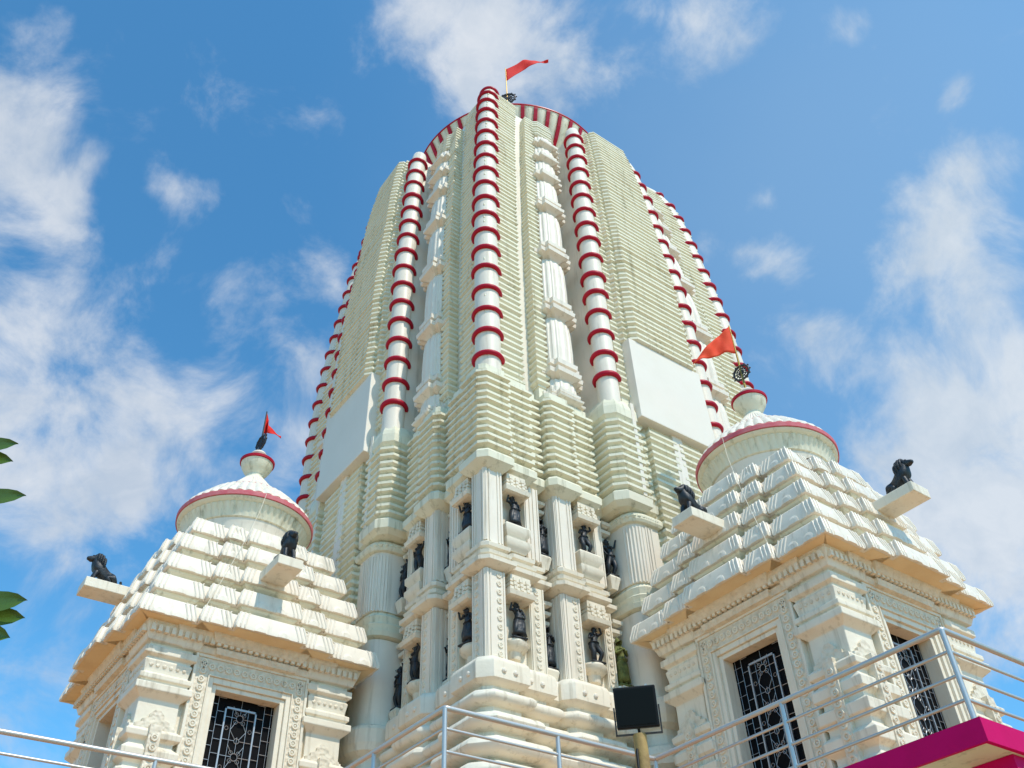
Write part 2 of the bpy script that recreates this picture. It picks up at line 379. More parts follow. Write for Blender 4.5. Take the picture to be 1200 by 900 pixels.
# corner pillars
for t, (z0, z1) in enumerate(TIERS):
    mb = MB(); grooved_pillar(mb, -.07, .30, -.07, .30, z0, z1, M8[0], ('front', 'side')); mb.build('pillar', WHITE, piers['near'])
    if t == 0:
        mb = MB(); rosettes(mb, .09, .28, -.07, z0+.05, z1, M8[0]); rosettes(mb, .09, .28, -.07, z0+.05, z1, M8[1]); mb.build('carved_strip', IVORY, piers['near'])
    for i in range(4):
        par = piers['near'] if i < 2 else tower
        mp = M8[i]
        if i < 2:
            mb = MB(); tbox(mb, .86, 1.17, .045, .3, z0, z1, mp)
            tbox(mb, .875, .90, .025, .06, z0+.004, z1-.004, mp); tbox(mb, 1.13, 1.155, .025, .06, z0+.004, z1-.004, mp)
            if t: tbox(mb, .96, 1.0, .025, .06, z0+.004, z1-.004, mp); tbox(mb, 1.04, 1.08, .025, .06, z0+.004, z1-.004, mp)
            mb.build('pilaster', WHITE if t else IVORY, piers['near'])
            if t == 0: mb = MB(); rosettes(mb, .91, 1.12, .045, z0+.1, z1-.02, mp); mb.build('carved_strip', IVORY, piers['near'])
        mb = MB(); grooved_pillar(mb, 1.48, 1.86, -.05, .3, z0, z1, mp, ('front',))
        for a in (.0, .1, .2): tbox(mb, 1.462, 1.49, -.03+a, .02+a, z0+.004, z1-.004, mp)
        mb.build('pillar', WHITE, butts[i])
        if t == 0: mb = MB(); rosettes(mb, 1.66, 1.84, -.05, z0+.05, z1, mp); mb.build('carved_strip', IVORY, butts[i])
        mb = MB(); tbox(mb, 2.46, 2.66, .08, .3, z0, z1, mp); tbox(mb, 2.475, 2.50, .06, .1, z0+.004, z1-.004, mp); tbox(mb, 2.62, 2.645, .06, .1, z0+.004, z1-.004, mp)
        mb.build('pilaster', WHITE if t else IVORY, butts[i])
        if t == 0: mb = MB(); rosettes(mb, 2.50, 2.62, .08, z0+.1, z1-.02, mp); mb.build('carved_strip', IVORY, butts[i])
# niche canopies and pedestals
def canopy(mb, x0, x1, yb, yf, z0, z1, mp):
    h = z1-z0; n = 4
    P = [(x0, yb), (x0, yf), (x1, yf), (x1, yb)]
    L = [(z0, -.05), (z0+.02, .0), (z0+.27*h, .02), (z0+.30*h, -.03)]
    tloft(mb, P, L, mp)
    for k in range(3):
        a = z0+h*(.30+.22*k); s = .02+.012*k
        tloft(mb, P, [(a, -s-.035), (a+.015, -s), (a+.17*h, -s), (a+.19*h, -s-.04)], mp)
        w = (x1-x0)/5
        for q in range(3):
            xx = x0+(x1-x0)*(.25+.25*q); tbox(mb, xx-.03, xx+.03, yf+s-.02, yf+s+.03, a+.05*h, a+.2*h, mp)
    tbox(mb, x0+.05, x1-.05, yf+.05, yb, z1-.15*h, z1+.04, mp)
def pedestal_up(mb, x0, x1, yb, yf, z0, z1, mp):
    P = [(x0, yb), (x0, yf), (x1, yf), (x1, yb)]; h = z1-z0
    tloft(mb, P, [(z0, -.06), (z0+.12*h, -.02), (z0+.22*h, .02), (z0+.40*h, .02), (z0+.48*h, -.05), (z0+.56*h, -.04), (z0+.68*h, .015), (z0+.90*h, .02), (z1, -.02)], mp)
def pedestal_low(mb, xc, yb, r, z0, z1, mp):
    h = z1-z0; lo = []
    for f, k in ((0, .45), (.12, .5), (.35, .55), (.5, .85), (.62, 1.0), (.78, 1.05), (.82, .92), (.92, .9), (1, .6)):
        lo.append([tmap(mp, xc-r*k*math.cos(math.pi*j/12)*1.0, yb-r*k*.95*math.sin(math.pi*j/12), z0+f*h) for j in range(13)])
    mb.loft(lo)
STAT = []    # (x, y, z, map index, tier, which)
for i in range(4):
    mp = M8[i]
    for t, (z0, z1) in enumerate(TIERS):
        items = [(2.21, .10, 'buttress niche', .24, butts[i])]
        if i < 2: items.insert(0, (.60, .08, 'corner niche', .24, piers['near']))
        for xc, yb, nm, w, par in items:
            mb = MB(); canopy(mb, xc-w-.01, xc+w+.01, .2, yb-.22, z1-.38, z1-.02, mp); mb.build('canopy', IVORY, par)
            mb = MB()
            if t: pedestal_up(mb, xc-w, xc+w, .2, yb-.17, z0-.02, z0+.50, mp); sz = z0+.50
            else: pedestal_low(mb, xc, .16, .235, z0+.20, z0+.52, mp); sz = z0+.50
            mb.build('pedestal', IVORY, par, smooth=40)
            STAT.append((xc, yb-.05, sz, i, t, nm))
        # recess between pier and buttress, and between buttress and column
        items = [(2.80, .12, 'column recess', .1, butts[i])]
        if i < 2: items.insert(0, (1.335, .24, 'pier recess', .10, butts[i]))
        for xc, yb, nm, w, par in items:
            mb = MB()
            for k in range(4):
                a = z1-.06-.155*k; P = [(xc-w, yb+.3), (xc-w, yb-.05+.05*k), (xc+w, yb-.05+.05*k), (xc+w, yb+.3)]
                tloft(mb, P, [(a-.12, -.05), (a-.09, .01), (a-.03, .02), (a, -.04)], mp)
            mb.build('corbel', IVORY, par)
            mb = MB(); P = [(xc-w, yb+.3), (xc-w, yb-.12), (xc+w, yb-.12), (xc+w, yb+.3)]
            tloft(mb, P, [(z0-.02, -.03), (z0+.12, .0), (z0+.2, .02), (z0+.24, 0)], mp); mb.build('pedestal', IVORY, par)
            STAT.append((xc, yb-.02, z0+.24, i, t, nm))

# engaged columns flanking the porches, and the central bay
for i in range(4):
    mp = M8[i]
    C2 = offs(CP, -.03)
    mb = MB(); tloft(mb, CP, [(9.50, -.12), (9.53, .0), (9.62, .10), (9.80, .11), (9.86, .05), (9.9, .0)] + ridges(9.90, 11.62, .172, .095) + [(11.64, .0), (11.72, .07), (11.92, .07), (12.02, .05), (12.2, -.02)], mp)
    cn = mb.build('engaged_column', CREAM, tower)
    mb = MB(); tbox(mb, 3.28, 3.37, -.56, -.3, 9.86, 12.15, mp); mb.build('flat_band', WHITE, cn)
    mb = MB()
    lo = []
    prof = [(2.98, .6), (2.98, -.10), (3.00, -.22), (3.05, -.32), (3.12, -.38), (3.22, -.41), (3.30, -.42), (3.64, -.42), (3.64, .6)]
    tloft(mb, prof, [(5.97, 0), (7.5, 0)], mp); tloft(mb, prof, [(8.05, 0), (9.3, 0)], mp)
    for q in range(7):
        a = q/6*math.pi*.5; xx = 3.24-.24*math.cos(a); yy = -.17-.245*math.sin(a)
        for z0, z1 in ((8.06, 9.2),):
            mb.tube([tmap(mp, xx, yy, z0), tmap(mp, xx, yy, z1)], .022, 6)
    for xx in (3.30, 3.36, 3.44): tbox(mb, xx, xx+.035, -.44, -.40, 8.06, 9.22, mp)
    mb.build('shaft', WHITE, cn, smooth=35)
    mb = MB(); P2 = offs(prof, .0)
    tloft(mb, P2, [(7.50, -.05), (7.55, .07), (7.64, .09), (7.67, .04), (7.72, .05), (7.78, .07), (7.82, .02), (7.86, .03), (7.94, .05), (7.98, .0), (8.06, -.04)], mp)
    mb.build('belt_moulding', CREAM, cn)
    mb = MB(); tloft(mb, P2, [(9.26, -.02), (9.29, .06), (9.34, .085), (9.43, .085), (9.48, .05), (9.5, -.03)], mp)
    for q in range(16):      # bead ring under the cornice
        s_ = q/15
        if s_ < .3: x_, y_ = 2.98, .05-.2*s_/.3
        elif s_ < .55: a = (s_-.3)/.25*math.pi/2; x_, y_ = 3.22-.24*math.cos(a), -.17-.24*math.sin(a)
        else: x_, y_ = 3.24+(s_-.55)/.45*.38, -.42
        p = tmap(mp, x_-.0, y_, 9.385); mb.lathe((0, 0), [(0.001, -.05), (.035, -.04), (.06, 0), (.035, .04), (.001, .05)], 8)
        o_ = len(mb.v)-40
        for k in range(o_, len(mb.v)): v = mb.v[k]; nx = tmap(mp, x_-.06, y_-.06, 9.385); mb.v[k] = (v[0]+(p[0]*.4+nx[0]*.6), v[1]+(p[1]*.4+nx[1]*.6), v[2]+9.385)
    mb.build('bead_collar', CREAM, cn)
    mb = MB(); tloft(mb, P2, [(TZ, .2), (4.1, .2), (4.2, .1), (4.35, .26), (4.6, .26), (4.68, .08), (4.8, .05), (4.86, .2), (5.0, .25), (5.12, .2), (5.2, .06), (5.34, .04), (5.42, .06), (5.50, .17), (5.62, .2), (5.84, .2), (5.90, .17), (5.94, .1), (5.98, 0)], mp)
    mb.build('base_moulding', IVORY, cn)
RP = [(3.70, .5), (3.70, -.30), (3.80, -.38), (3.80, -.48), (4.42, -.48), (4.42, .5)]
for i in range(2):
    bay = None
    mb = MB()
    for mp in (M8[i], M8[i+2]):
        tloft(mb, RP, [(TZ, 0), (8.0, 0)] + ridges(8.0, 11.7, .172, .075) + [(11.75, 0), (11.85, 0)], mp)
    bay = mb.build('central_bay', CREAM, tower)
    mb = MB(); mp = M8[i]
    tbox(mb, 4.40, 4.68, -.545, .4, TZ, 11.85, mp); mb.build('flat_band', WHITE, bay)
    mb = MB(); tloft(mb, [(3.44, .3), (3.44, -.68), (2*c-3.44, -.68), (2*c-3.44, .3)], [(11.8, 0), (14.05, 0)], mp)
    mb.build('blank_panel', PANEL, bay, bevel=.015)
    mb = MB(); RU = [(3.42, .4), (3.42, -.40), (3.46, -.50), (3.60, -.50), (3.60, -.60), (3.70, -.68), (2*c-3.70, -.68), (2*c-3.60, -.60), (2*c-3.60, -.50), (2*c-3.46, -.50), (2*c-3.42, -.40), (2*c-3.42, .4)]
    tloft(mb, RU, ridges(14.05, 23.15, .168, .072), mp); mb.build('ridged_centre', CREAM, bay)
# spire strips
KU = [(.30, .30), (1.13, .30), (1.13, .9), (.9, .9), (.9, 1.13), (.30, 1.13)]
for nm, mp in corner_maps():
    mb = MB(); tloft(mb, KU, [(11.85, 0), (12.0, 0)] + ridges(12.0, 24.4, .168, .065), mp); mb.build('corner_ridge', CREAM, tower)
for i in range(4):
    mp = M8[i]
    mb = MB(); tloft(mb, [(1.46, .8), (1.46, .15), (1.66, .15), (1.66, .8)], [(12.25, 0)] + ridges(12.3, 23.3, .168, .06), mp)
    tloft(mb, [(1.48, .8), (1.48, .17), (1.66, .17), (1.66, .8)], [(11.7, 0), (12.26, 0)], mp)
    rs = mb.build('ridge_strip', CREAM, tower)
    mb = MB(); tloft(mb, [(3.22, .8), (3.22, -.40), (3.43, -.40), (3.43, .8)], [(12.0, 0), (12.4, 0)] + ridges(12.4, 23.0, .168, .055), mp)
    mb.build('ridge_strip', CREAM, tower)
    mb = MB(); tloft(mb, [(1.0, .9), (1.0, .36), (1.5, .36), (1.5, .9)], [(11.85+j*.49, 0) for j in range(25)], mp); mb.build('flat_band', WHITE, tower)
    # stacked bead column
    zs = [11.95, 12.62, 14.5, 16.5, 18.42, 19.9, 20.85, 21.65, 22.3]
    bc = None
    for q in range(len(zs)-1):
        z0, z1 = zs[q], zs[q+1]; h = z1-z0
        mb = MB(); lo = []; n = 40
        big = 1 if h > 1.2 else .9
        lip = min(.46, h*.36)
        P = [(0.0, 0.0), (.05, .04)]
        # fluted body
        def sect(rx, ry, fl):
            l = []
            for j in range(n+1):
                a = math.pi*j/n; f = 1-fl*(1 if (j//2) % 2 else 0)
                l.append((2.07-rx*f*math.copysign(abs(math.cos(a))**.75, math.cos(a)), .40-ry*f*abs(math.sin(a))**.75))
            return l
        zb0 = z0+lip; zb1 = z1-.04
        for f, kx in ((0, 1.0), (.3, 1.02), (.7, .99), (.88, .94), (.96, .84), (1, .7)):
            zq = zb0+(zb1-zb0)*f; lo.append([tmap(mp, x, y, zq) for x, y in sect(.40*kx, .45*kx, .04)])
        mb.loft(lo)
        o = mb.build('bead', WHITE, tower)
        mb = MB(); stp = [(1.64, .7), (1.64, .20), (1.74, .20), (1.74, .06), (1.87, .06), (1.87, -.05), (2.27, -.05), (2.27, .06), (2.40, .06), (2.40, .20), (2.50, .20), (2.50, .7)]
        tloft(mb, stp, [(z0-.12, -.10), (z0-.05, -.02), (z0+.02, .10), (z0+lip*.28, .115), (z0+lip*.38, .05), (z0+lip*.44, -.06), (z0+lip*.54, -.06), (z0+lip*.62, .06), (z0+lip*.88, .07), (z0+lip, -.05)], mp)
        mb.build('moulding', WHITE, o)
    mb = MB(); tloft(mb, [(1.68, .8), (1.68, .16), (1.80, .06), (2.28, .06), (2.42, .16), (2.42, .8)], ridges(22.3, 23.3, .168, .05), mp); mb.build('ridge_cap', CREAM, tower)
    # scalloped edge beside the plain wall
    mb = MB(); z = 12.0
    while z < 22.9:
        mb.tube([tmap(mp, 2.55, .50, z), tmap(mp, 2.55, .50, z+.10)], .05, 6); z += .125
    mb.build('scalloped_edge', WHITE, tower)
    mb = MB(); tloft(mb, [(2.88, .7), (2.88, -.14), (3.12, -.14), (3.12, .7)], [(11.9+j*.5, 0) for j in range(23)], mp); mb.build('pipe_backing', WHITE, tower)

# ringed pipes
def pipe(px, py, z0, z1, mp, r0, singles, par):
    N = 40; pts = []; rad = []
    for j in range(N+1):
        z = z0+(z1-z0)*j/N; pts.append(tmap(mp, px, py, z)); rad.append(r0*(.35+.65*kz(z)) * (1 if j < N else .9))
    top = Vector(pts[-1]); d = (top-Vector(pts[-2])).normalized()
    pts.append(top+d*.07); rad.append(rad[-1]*.6)
    mb = MB(); mb.tube(pts, rad, 24); o = mb.build('ringed_pipe', WHITE, par, smooth=50)
    z = z0+.88; rings = []
    while z < z1-.06:
        a = Vector(tmap(mp, px, py, z)); b = Vector(tmap(mp, px, py, z+.1)); rings.append((a, b-a, r0*(.35+.65*kz(z)))); z += .645
    if singles:
        for a, d, r in rings:
            mb = MB(); d = d.normalized()+Vector((random.uniform(-.03, .03), random.uniform(-.03, .03), 0)); mb.ring(a+Vector((0, 0, random.uniform(-.02, .02))), d, r+.022, .052*random.uniform(.93, 1.08), 32, 8, random.uniform(1.0, 1.3)); mb.build('ring', RED, o, smooth=60)
    else: rest.extend(rings)
    return o
rest = []
def addpipe(px, py, z0, z1, mp, r, s): return pipe(px, py, z0, z1, mp, r, s, tower)
addpipe(.42, .42, 11.7, 24.75, M8[0], .265, True)
addpipe(.42, .42, 11.7, 24.75, M8[2], .265, True)
addpipe(.42, .42, 11.7, 24.75, M8[4], .265, False)
for i in range(4): addpipe(2.99, -.27, 11.95, 23.1, M8[i], .235, i != 3)
mb = MB()
for a, d, r in rest: mb.ring(a, d, r+.022, .052, 28, 8, 1.15)
tag(mb.build('pipe_rings', RED, tower, smooth=60), kind='stuff')
# crown
mb = MB(); NL = 48
mb.lathe((c, c), [(2.3, 22.6), (2.3, 24.4), (2.55, 24.75), (2.86, 25.1, .03), (3.1, 25.5, .03), (3.24, 25.85, .02), (3.26, 25.97, 0), (3.0, 26.15), (2.2, 26.6), (1.0, 26.95), (.5, 27.0)], 48*8, NL, .02)
crown = mb.build('crown', CREAM, tower, smooth=40)
mb = MB()
for j in range(NL):
    t = 2*math.pi*j/NL; w = .055
    e = Vector((math.cos(t), math.sin(t), 0)); q = Vector((-math.sin(t), math.cos(t), 0)); O = Vector((c, c, 0))
    lo = []
    for r, z in ((2.40, 24.5), (2.58, 24.76), (2.88, 25.1), (3.11, 25.5), (3.25, 25.85), (3.27, 25.93)):
        b = O+e*r+Vector((0, 0, z)); lo.append([b-q*w-e*.1, b+q*w-e*.1, b+q*w+e*.012, b-q*w+e*.012])
    mb.loft(lo)
mb.build('stripe', RED, crown)
mb = MB(); mb.lathe((c, c), [(3.2, 25.95), (3.29, 25.96), (3.29, 26.0), (3.2, 26.02)], 128); mb.build('rim', RED, crown, smooth=40)
mb = MB(); mb.lathe((c, c), [(.5, 26.98), (.9, 27.2), (1.0, 27.6), (.8, 28.1), (.42, 28.5), (.3, 28.75), (.42, 28.95), (.3, 29.2), (.12, 29.4), (.1, 30.0)], 32); mb.build('finial', CREAM, tower, smooth=50)

# ------------------------------------------------------------------ side shrines (porches)
def local_map(cx, cy, flip):
    """local shrine coords (u to the right seen from the big window, v away) -> world"""
    if not flip: return lambda u, v, z: (cx+u, cy+v, z)      # window face looks to -Y
    return lambda u, v, z: (cx+v, cy+u, z)
def ppoly(h, s=None, a=.10, b=.19):
    s = s or h/2.05; w1, w2 = .60*s, 1.14*s
    P = []
    for k in range(4):
        g, e = .05, .03
        seg = [(-h, -h), (-w2-e, -h), (-w2-e, -h+g), (-w2, -h+g), (-w2, -h-a), (-w1-e, -h-a), (-w1-e, -h-a+g), (-w1, -h-a+g), (-w1, -h-b),
               (w1, -h-b), (w1, -h-a+g), (w1+e, -h-a+g), (w1+e, -h-a), (w2, -h-a), (w2, -h+g), (w2+e, -h+g), (w2+e, -h)]
        for x, y in seg:
            for _ in range(k): x, y = -y, x
            P.append((x, y))
    return P
def grille(mb, w, z0, z1, F):
    """ornamental window bars in the plane of the opening; F(u, z, d) -> world"""
    def bar(u0, za, u1, zb, r=.006, n=5): mb.tube([F(u0, za, 0), F(u1, zb, 0)], r, n, True)
    def circ(u, z, R, r=.0055):
        pts = [F(u+R*math.cos(2*math.pi*j/12), z+R*math.sin(2*math.pi*j/12), 0) for j in range(13)]; mb.tube(pts, r, 4, False)
    for u in (-.94*w, -.72*w, .72*w, .94*w): bar(u, z0, u, z1, .0045)
    zz_ = z0; k = 0
    while zz_ < z1:
        for sg in (-1, 1):
            bar(sg*.48*w, zz_, sg*.72*w, zz_, .0045); bar(sg*.72*w, zz_+.1, sg*w, zz_+.1, .0045)
        zz_ += .21
    for sg in (-1, 1):
        bar(sg*.24*w, z0, sg*.24*w, z1-.13, .004)
    z = z1-.28
    while z > z0:
        circ(0, z, .055); 
        for q in range(4):
            a = q*math.pi/2+math.pi/4; circ(.085*math.cos(a), z+.085*math.sin(a), .03, .004)
        circ(0, z-.34, .04)
        for sg in (-1, 1):
            bar(sg*.05, z-.05, sg*.24*w, z-.19, .0045); bar(sg*.24*w, z-.19, sg*.03, z-.32, .0045); bar(sg*.24*w, z+.17, sg*.05, z+.05, .0045)
            bar(sg*.05, z, sg*.48*w, z, .0045); bar(sg*.04, z-.34, sg*.48*w, z-.34, .004)
            circ(sg*.36*w, z-.17, .028, .0035)
        bar(0, z+.05, 0, z+.3, .004)
        z -= .58
def grille_frame(mb, w, z0, z1, F):
    for a, b, p, q in ((-.49*w, -.445*w, z0, z1-.13), (.445*w, .49*w, z0, z1-.13), (-.49*w, .49*w, z1-.13-.03, z1-.13)):
        vs = [F(u, z, d) for d in (-.015, .01) for u, z in ((a, p), (b, p), (b, q), (a, q))]
        mb.loft([vs[:4], vs[4:]])
def shrine(cx, cy, flip, label, flag):
    S = empty('side_shrine', (cx, cy, TZ)); tag(S, label, 'shrine')
    L = local_map(cx, cy, flip)
    def lof(mb, poly, levels): mb.loft([[L(x, y, z) for x, y in (offs(poly, d) if d else poly)] for z, d in levels])
    WH = 1.56
    # walls with window openings: four corner blocks + infill
    mb = MB()
    mb.box(-WH+.30, WH-.30, -WH+.30, WH-.30, TZ, 6.6, L)
    mb.box(-WH, -.56, -WH, -WH+.5, TZ, 6.6, L); mb.box(.56, WH, -WH, -WH+.5, TZ, 6.6, L)
    mb.box(-.561, .561, -WH+.001, -WH+.5, 5.97, 6.601, L)
    mb.box(-WH-.002, -WH+.5, -WH+.5, -.56, TZ, 6.602, L); mb.box(-WH-.002, -WH+.5, .56, WH, TZ, 6.602, L); mb.box(-WH-.001, -WH+.5, -.561, .561, 5.97, 6.603, L)
    mb.build('wall', IVORY, S)
    # corner piers with mouldings
    prof = [(TZ, .1), (3.5, .1), (3.56, .02), (3.62, .02), (3.68, .12), (3.82, .13), (3.9, .03), (3.98, .03), (4.04, .12), (4.18, .13), (4.26, .03), (4.34, .03), (4.40, .12), (4.54, .13), (4.60, .02),
            (4.66, .02), (4.72, .10), (4.84, .11), (4.92, .02), (4.98, .02), (5.02, .09), (5.10, .10), (5.16, .03), (5.2, 0), (5.58, 0), (5.63, .06), (5.68, .12), (5.78, .12), (5.80, .05), (5.83, .05), (5.85, .09), (5.92, .09), (5.95, .03),
            (6.0, .035), (6.14, .06), (6.17, .03), (6.19, .03), (6.23, .1), (6.33, .1), (6.36, .03), (6.40, .03), (6.42, .1), (6.58, .16), (6.66, .18)]
    for sx, sy in ((-1, -1), (1, -1), (-1, 1)):
        x0, x1 = sorted((sx*1.02, sx*1.62)); y0, y1 = sorted((sy*1.02, sy*1.62))
        mb = MB(); lof(mb, [(x0, y0), (x1, y0), (x1, y1), (x0, y1)], prof); pr = mb.build('corner_pier', IVORY, S, bevel=.012)
        for (f, a) in ((0, sx), (1, sy)):
            mb = MB()
            def E(u, d, z):
                if f == 0: return L(a*(1.62+d) if True else 0, sy*1.32+u, z)
                return L(sx*1.32+u, a*(1.62+d), z)
            def bb(u0, u1, d0, d1, z0, z1):
                vs = [E(u, d, z) for z in (z0, z1) for u, d in ((u0, d0), (u1, d0), (u1, d1), (u0, d1))]; mb.loft([vs[:4], vs[4:]])
            bb(-.085, .085, -.05, .145, 3.5, 5.18)
            lo = []
            for z, w in ((5.14, .30), (5.2, .29), (5.22, .2), (5.27, .2), (5.30, .11), (5.36, .1), (5.42, .04)): lo.append([E(-w, -.02, z), E(w, -.02, z), E(w, .05, z), E(-w, .05, z)])
            mb.loft(lo)
            for q in range(11):
                z = 3.6+q*.14; lo = []
                for rad, d in ((.062, .14), (.055, .165), (.03, .165), (.022, .15), (.01, .165)):
                    lo.append([E(rad*math.cos(t*math.pi/4), d, z+rad*math.sin(t*math.pi/4)) for t in range(8)])
                mb.loft(lo)
            for q in range(6):
                u = -.25+q*.1; lo = []
                for rad, d in ((.035, .03), (.03, .055), (.01, .06)): lo.append([E(u+rad*math.cos(t*math.pi/3), d, 6.07+rad*math.sin(t*math.pi/3)) for t in range(6)])
                mb.loft(lo)
            mb.build('carved_strip', CARVE, pr)
    # frieze under the eave
    mb = MB(); lof(mb, ppoly(1.60, 1.0, .05, .10), [(6.38, -.06), (6.41, .06), (6.50, .09), (6.52, .05), (6.54, .05), (6.56, .14), (6.66, .2), (6.74, .22)])
    fr = mb.build('frieze', CARVE, S)
    for k in range(2):
        mb = MB()
        for q in range(34):
            u = -1.7+q*.103
            p = (u, -1.80) if k == 0 else (-1.80, u)
            mb.box(p[0]-.03, p[0]+.03, p[1]-.03, p[1]+.03, 6.52, 6.62, L)
        mb.build('dentils', IVORY, fr)
    # windows
    for side in (0, 1):
        def F(u, z, d, side=side):
            return L(u, -WH+.16-d, z) if side == 0 else L(-WH+.16-d, u, z)
        wz0, wz1 = 3.40, 5.93
        mb = MB(); vs = [F(u, z, d) for d in (-.10, -.018) for u, z in ((-.55, wz0), (.55, wz0), (.55, wz1+.03), (-.55, wz1+.03))]; mb.loft([vs[:4], vs[4:]])
        win = mb.build('window', DARK, S)
        mb = MB(); grille(mb, .525, wz0, wz1, F); mb.build('grille', IRON if False else GRILLE, win, smooth=60)
        mb = MB(); grille_frame(mb, .525, wz0, wz1, F); mb.build('inner_frame', GRILLE, win)
        def band(mb, w0, w1, z1a, z1b, d0, d1):
            """three-sided frame between half widths w0 < w1 and tops z1a < z1b"""
            for rect in ((-w1, -w0, wz0-.1, z1b), (w0, w1, wz0-.1, z1b), (-w0+.0005, w0-.0005, z1a, z1b)):
                a, b, p, q = rect
                vs = [F(u, z, d) for d in (d0, d1) for u, z in ((a, p), (b, p), (b, q), (a, q))]; mb.loft([vs[:4], vs[4:]])
        mb = MB(); band(mb, .525, .60, 5.93, 6.0, .0, .215); band(mb, .602, .68, 6.002, 6.09, .1, .255)
        band(mb, .90, .945, 6.36, 6.405, .1, .285); band(mb, .681, .70, 6.091, 6.11, .1, .285); mb.build('window_frame', IVORY, win, bevel=.006)
        mb = MB(); band(mb, .702, .898, 6.112, 6.358, .1, .262)
        mb.build('carved_band', CARVE, win)
        mb = MB()
        def ros(u, z, R=.06):
            lo = []
            for rad, d in ((R, .262), (R*.9, .285), (R*.55, .285), (R*.45, .268), (R*.2, .285)):
                lo.append([F(u+rad*math.cos(t*math.pi/4), z+rad*math.sin(t*math.pi/4), d) for t in range(8)])
            mb.loft(lo)
        for sg in (-1, 1):
            for q in range(22): ros(sg*.80, 3.45+q*.135)
        for q in range(13): ros(-.80+q*1.6/12, 6.235)
        mb.build('rosettes', IVORY, win)
    # stepped roof
    halves = [2.02, 1.84, 1.69, 1.52, 1.34]; zb = [6.70, 7.19, 7.68, 8.18, 8.65]
    roof = None
    for i, (h, z0) in enumerate(zip(halves, zb)):
        P = ppoly(h); s = h/2.05
        mb = MB(); lof(mb, P, [(z0+.002, -.30), (z0, -.0), (z0+.06, .0), (z0+.275, -.055), (z0+.30, -.075), (z0+.33, -.28)]); tier = mb
        if i:
            mb = MB(); lof(mb, P, [(z0-.26, -.34), (z0-.24, -.26), (z0-.17, -.19), (z0-.12, -.17), (z0-.10, -.22), (z0-.08, -.13), (z0-.04, -.07), (z0-.003, -.05)]); extra = (mb, 'tier_moulding', CREAM)
        else:
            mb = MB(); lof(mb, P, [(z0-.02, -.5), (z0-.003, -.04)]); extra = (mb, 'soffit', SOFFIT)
        mb = tier
        n = len(P)
        for q in range(n):            # fluted convex corners
            p0, p, p1 = P[q-1], P[q], P[(q+1) % n]
            cr = (p[0]-p0[0])*(p1[1]-p[1])-(p[1]-p0[1])*(p1[0]-p[0])
            d0 = Vector((p0[0]-p[0], p0[1]-p[1])); d1 = Vector((p1[0]-p[0], p1[1]-p[1]))
            if cr > 0 and max(d0.length, d1.length) > .2:
                for d, k in ((d0, .07), (d0, .14), (d1, .0), (d1, .07), (d1, .14)):
                    if d.length < k+.05: continue
                    e = d.normalized()*k; nx = Vector((p[0], p[1]))
                    oa = offs(P, .0)[q]; ob = offs(P, -.050)[q]
                    mb.tube([L(oa[0]+e.x, oa[1]+e.y, z0+.012), L(oa[0]+e.x, oa[1]+e.y, z0+.06), L(ob[0]+e.x, ob[1]+e.y, z0+.272), L(ob[0]+e.x-.03*math.copysign(1, ob[0]), ob[1]+e.y-.03*math.copysign(1, ob[1]), z0+.305)], [.012, .016, .016, .010], 6)
            # half discs along each longer edge
            if d1.length > .38*s:
                e1 = d1.normalized(); nn = Vector((e1.y, -e1.x)); m_ = Vector(p)+d1*.5
                cnt = 2 if d1.length > .8 else 1
                for w_ in range(cnt):
                    mm = Vector(p)+d1*((w_+1)/(cnt+1)); lo = []
                    for dd, rr in ((-.03, .10), (.010, .10), (.018, .065)):
                        lo.append([L(mm.x+e1.x*rr*math.cos(math.pi*t/8)+nn.x*(dd-.26*max(0, rr*1.3*math.sin(math.pi*t/8)-.06)), mm.y+e1.y*rr*math.cos(math.pi*t/8)+nn.y*(dd-.26*max(0, rr*1.3*math.sin(math.pi*t/8)-.06)), z0+.001+rr*1.3*math.sin(math.pi*t/8)) for t in range(9)])
                    mb.loft(lo)
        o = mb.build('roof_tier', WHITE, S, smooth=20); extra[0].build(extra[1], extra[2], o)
    # drum, bell and finial
    mb = MB(); mb.lathe((cx, cy), [(1.0, 8.8), (1.02, 9.30), (1.05, 9.36), (1.06, 9.42)], 96); mb.build('drum', WHITE, S, smooth=40)
    mb = MB(); mb.lathe((cx, cy), [(1.02, 9.40), (1.09, 9.44, .0), (1.13, 9.55, .012), (1.17, 9.62, .03), (1.20, 9.68, .035), (1.18, 9.70, 0), (1.24, 9.73, 0), (1.26, 9.77, 0)], 60*6, 60, .05); mb.build('petal_band', CREAM, S, smooth=40)
    mb = MB(); mb.lathe((cx, cy), [(1.2, 9.775), (1.285, 9.78), (1.29, 9.855), (1.275, 9.875), (1.15, 9.88)], 96); mb.build('rim', ROSE, S, smooth=30)
    mb = MB(); mb.lathe((cx, cy), [(1.2, 9.87), (1.26, 9.91, .04), (1.21, 10.0, .04), (1.09, 10.12, .04), (1.055, 10.13, .0), (1.06, 10.15, .04), (.95, 10.27, .04), (.83, 10.385, .04), (.785, 10.39, 0), (.79, 10.41, .04), (.63, 10.52, .06), (.52, 10.63, .06), (.47, 10.64, 0), (.475, 10.66, .06), (.36, 10.79, .06), (.27, 10.90, .05), (.21, 10.97, 0), (.17, 10.99, 0)], 44*6, 44, .05)
    bell = mb.build('bell_roof', WHITE, S, smooth=40)
    mb = MB(); mb.ring((cx, cy, 10.39), (0, 0, 1), .795, .009, 60, 6); mb.build('trim_ring', ROSE, bell, smooth=60)
    mb = MB(); mb.lathe((cx, cy), [(.2, 10.97), (.16, 11.04), (.17, 11.08), (.24, 11.16), (.30, 11.27), (.32, 11.36), (.30, 11.38)], 40); fn = mb.build('finial', CREAM, S, smooth=50)
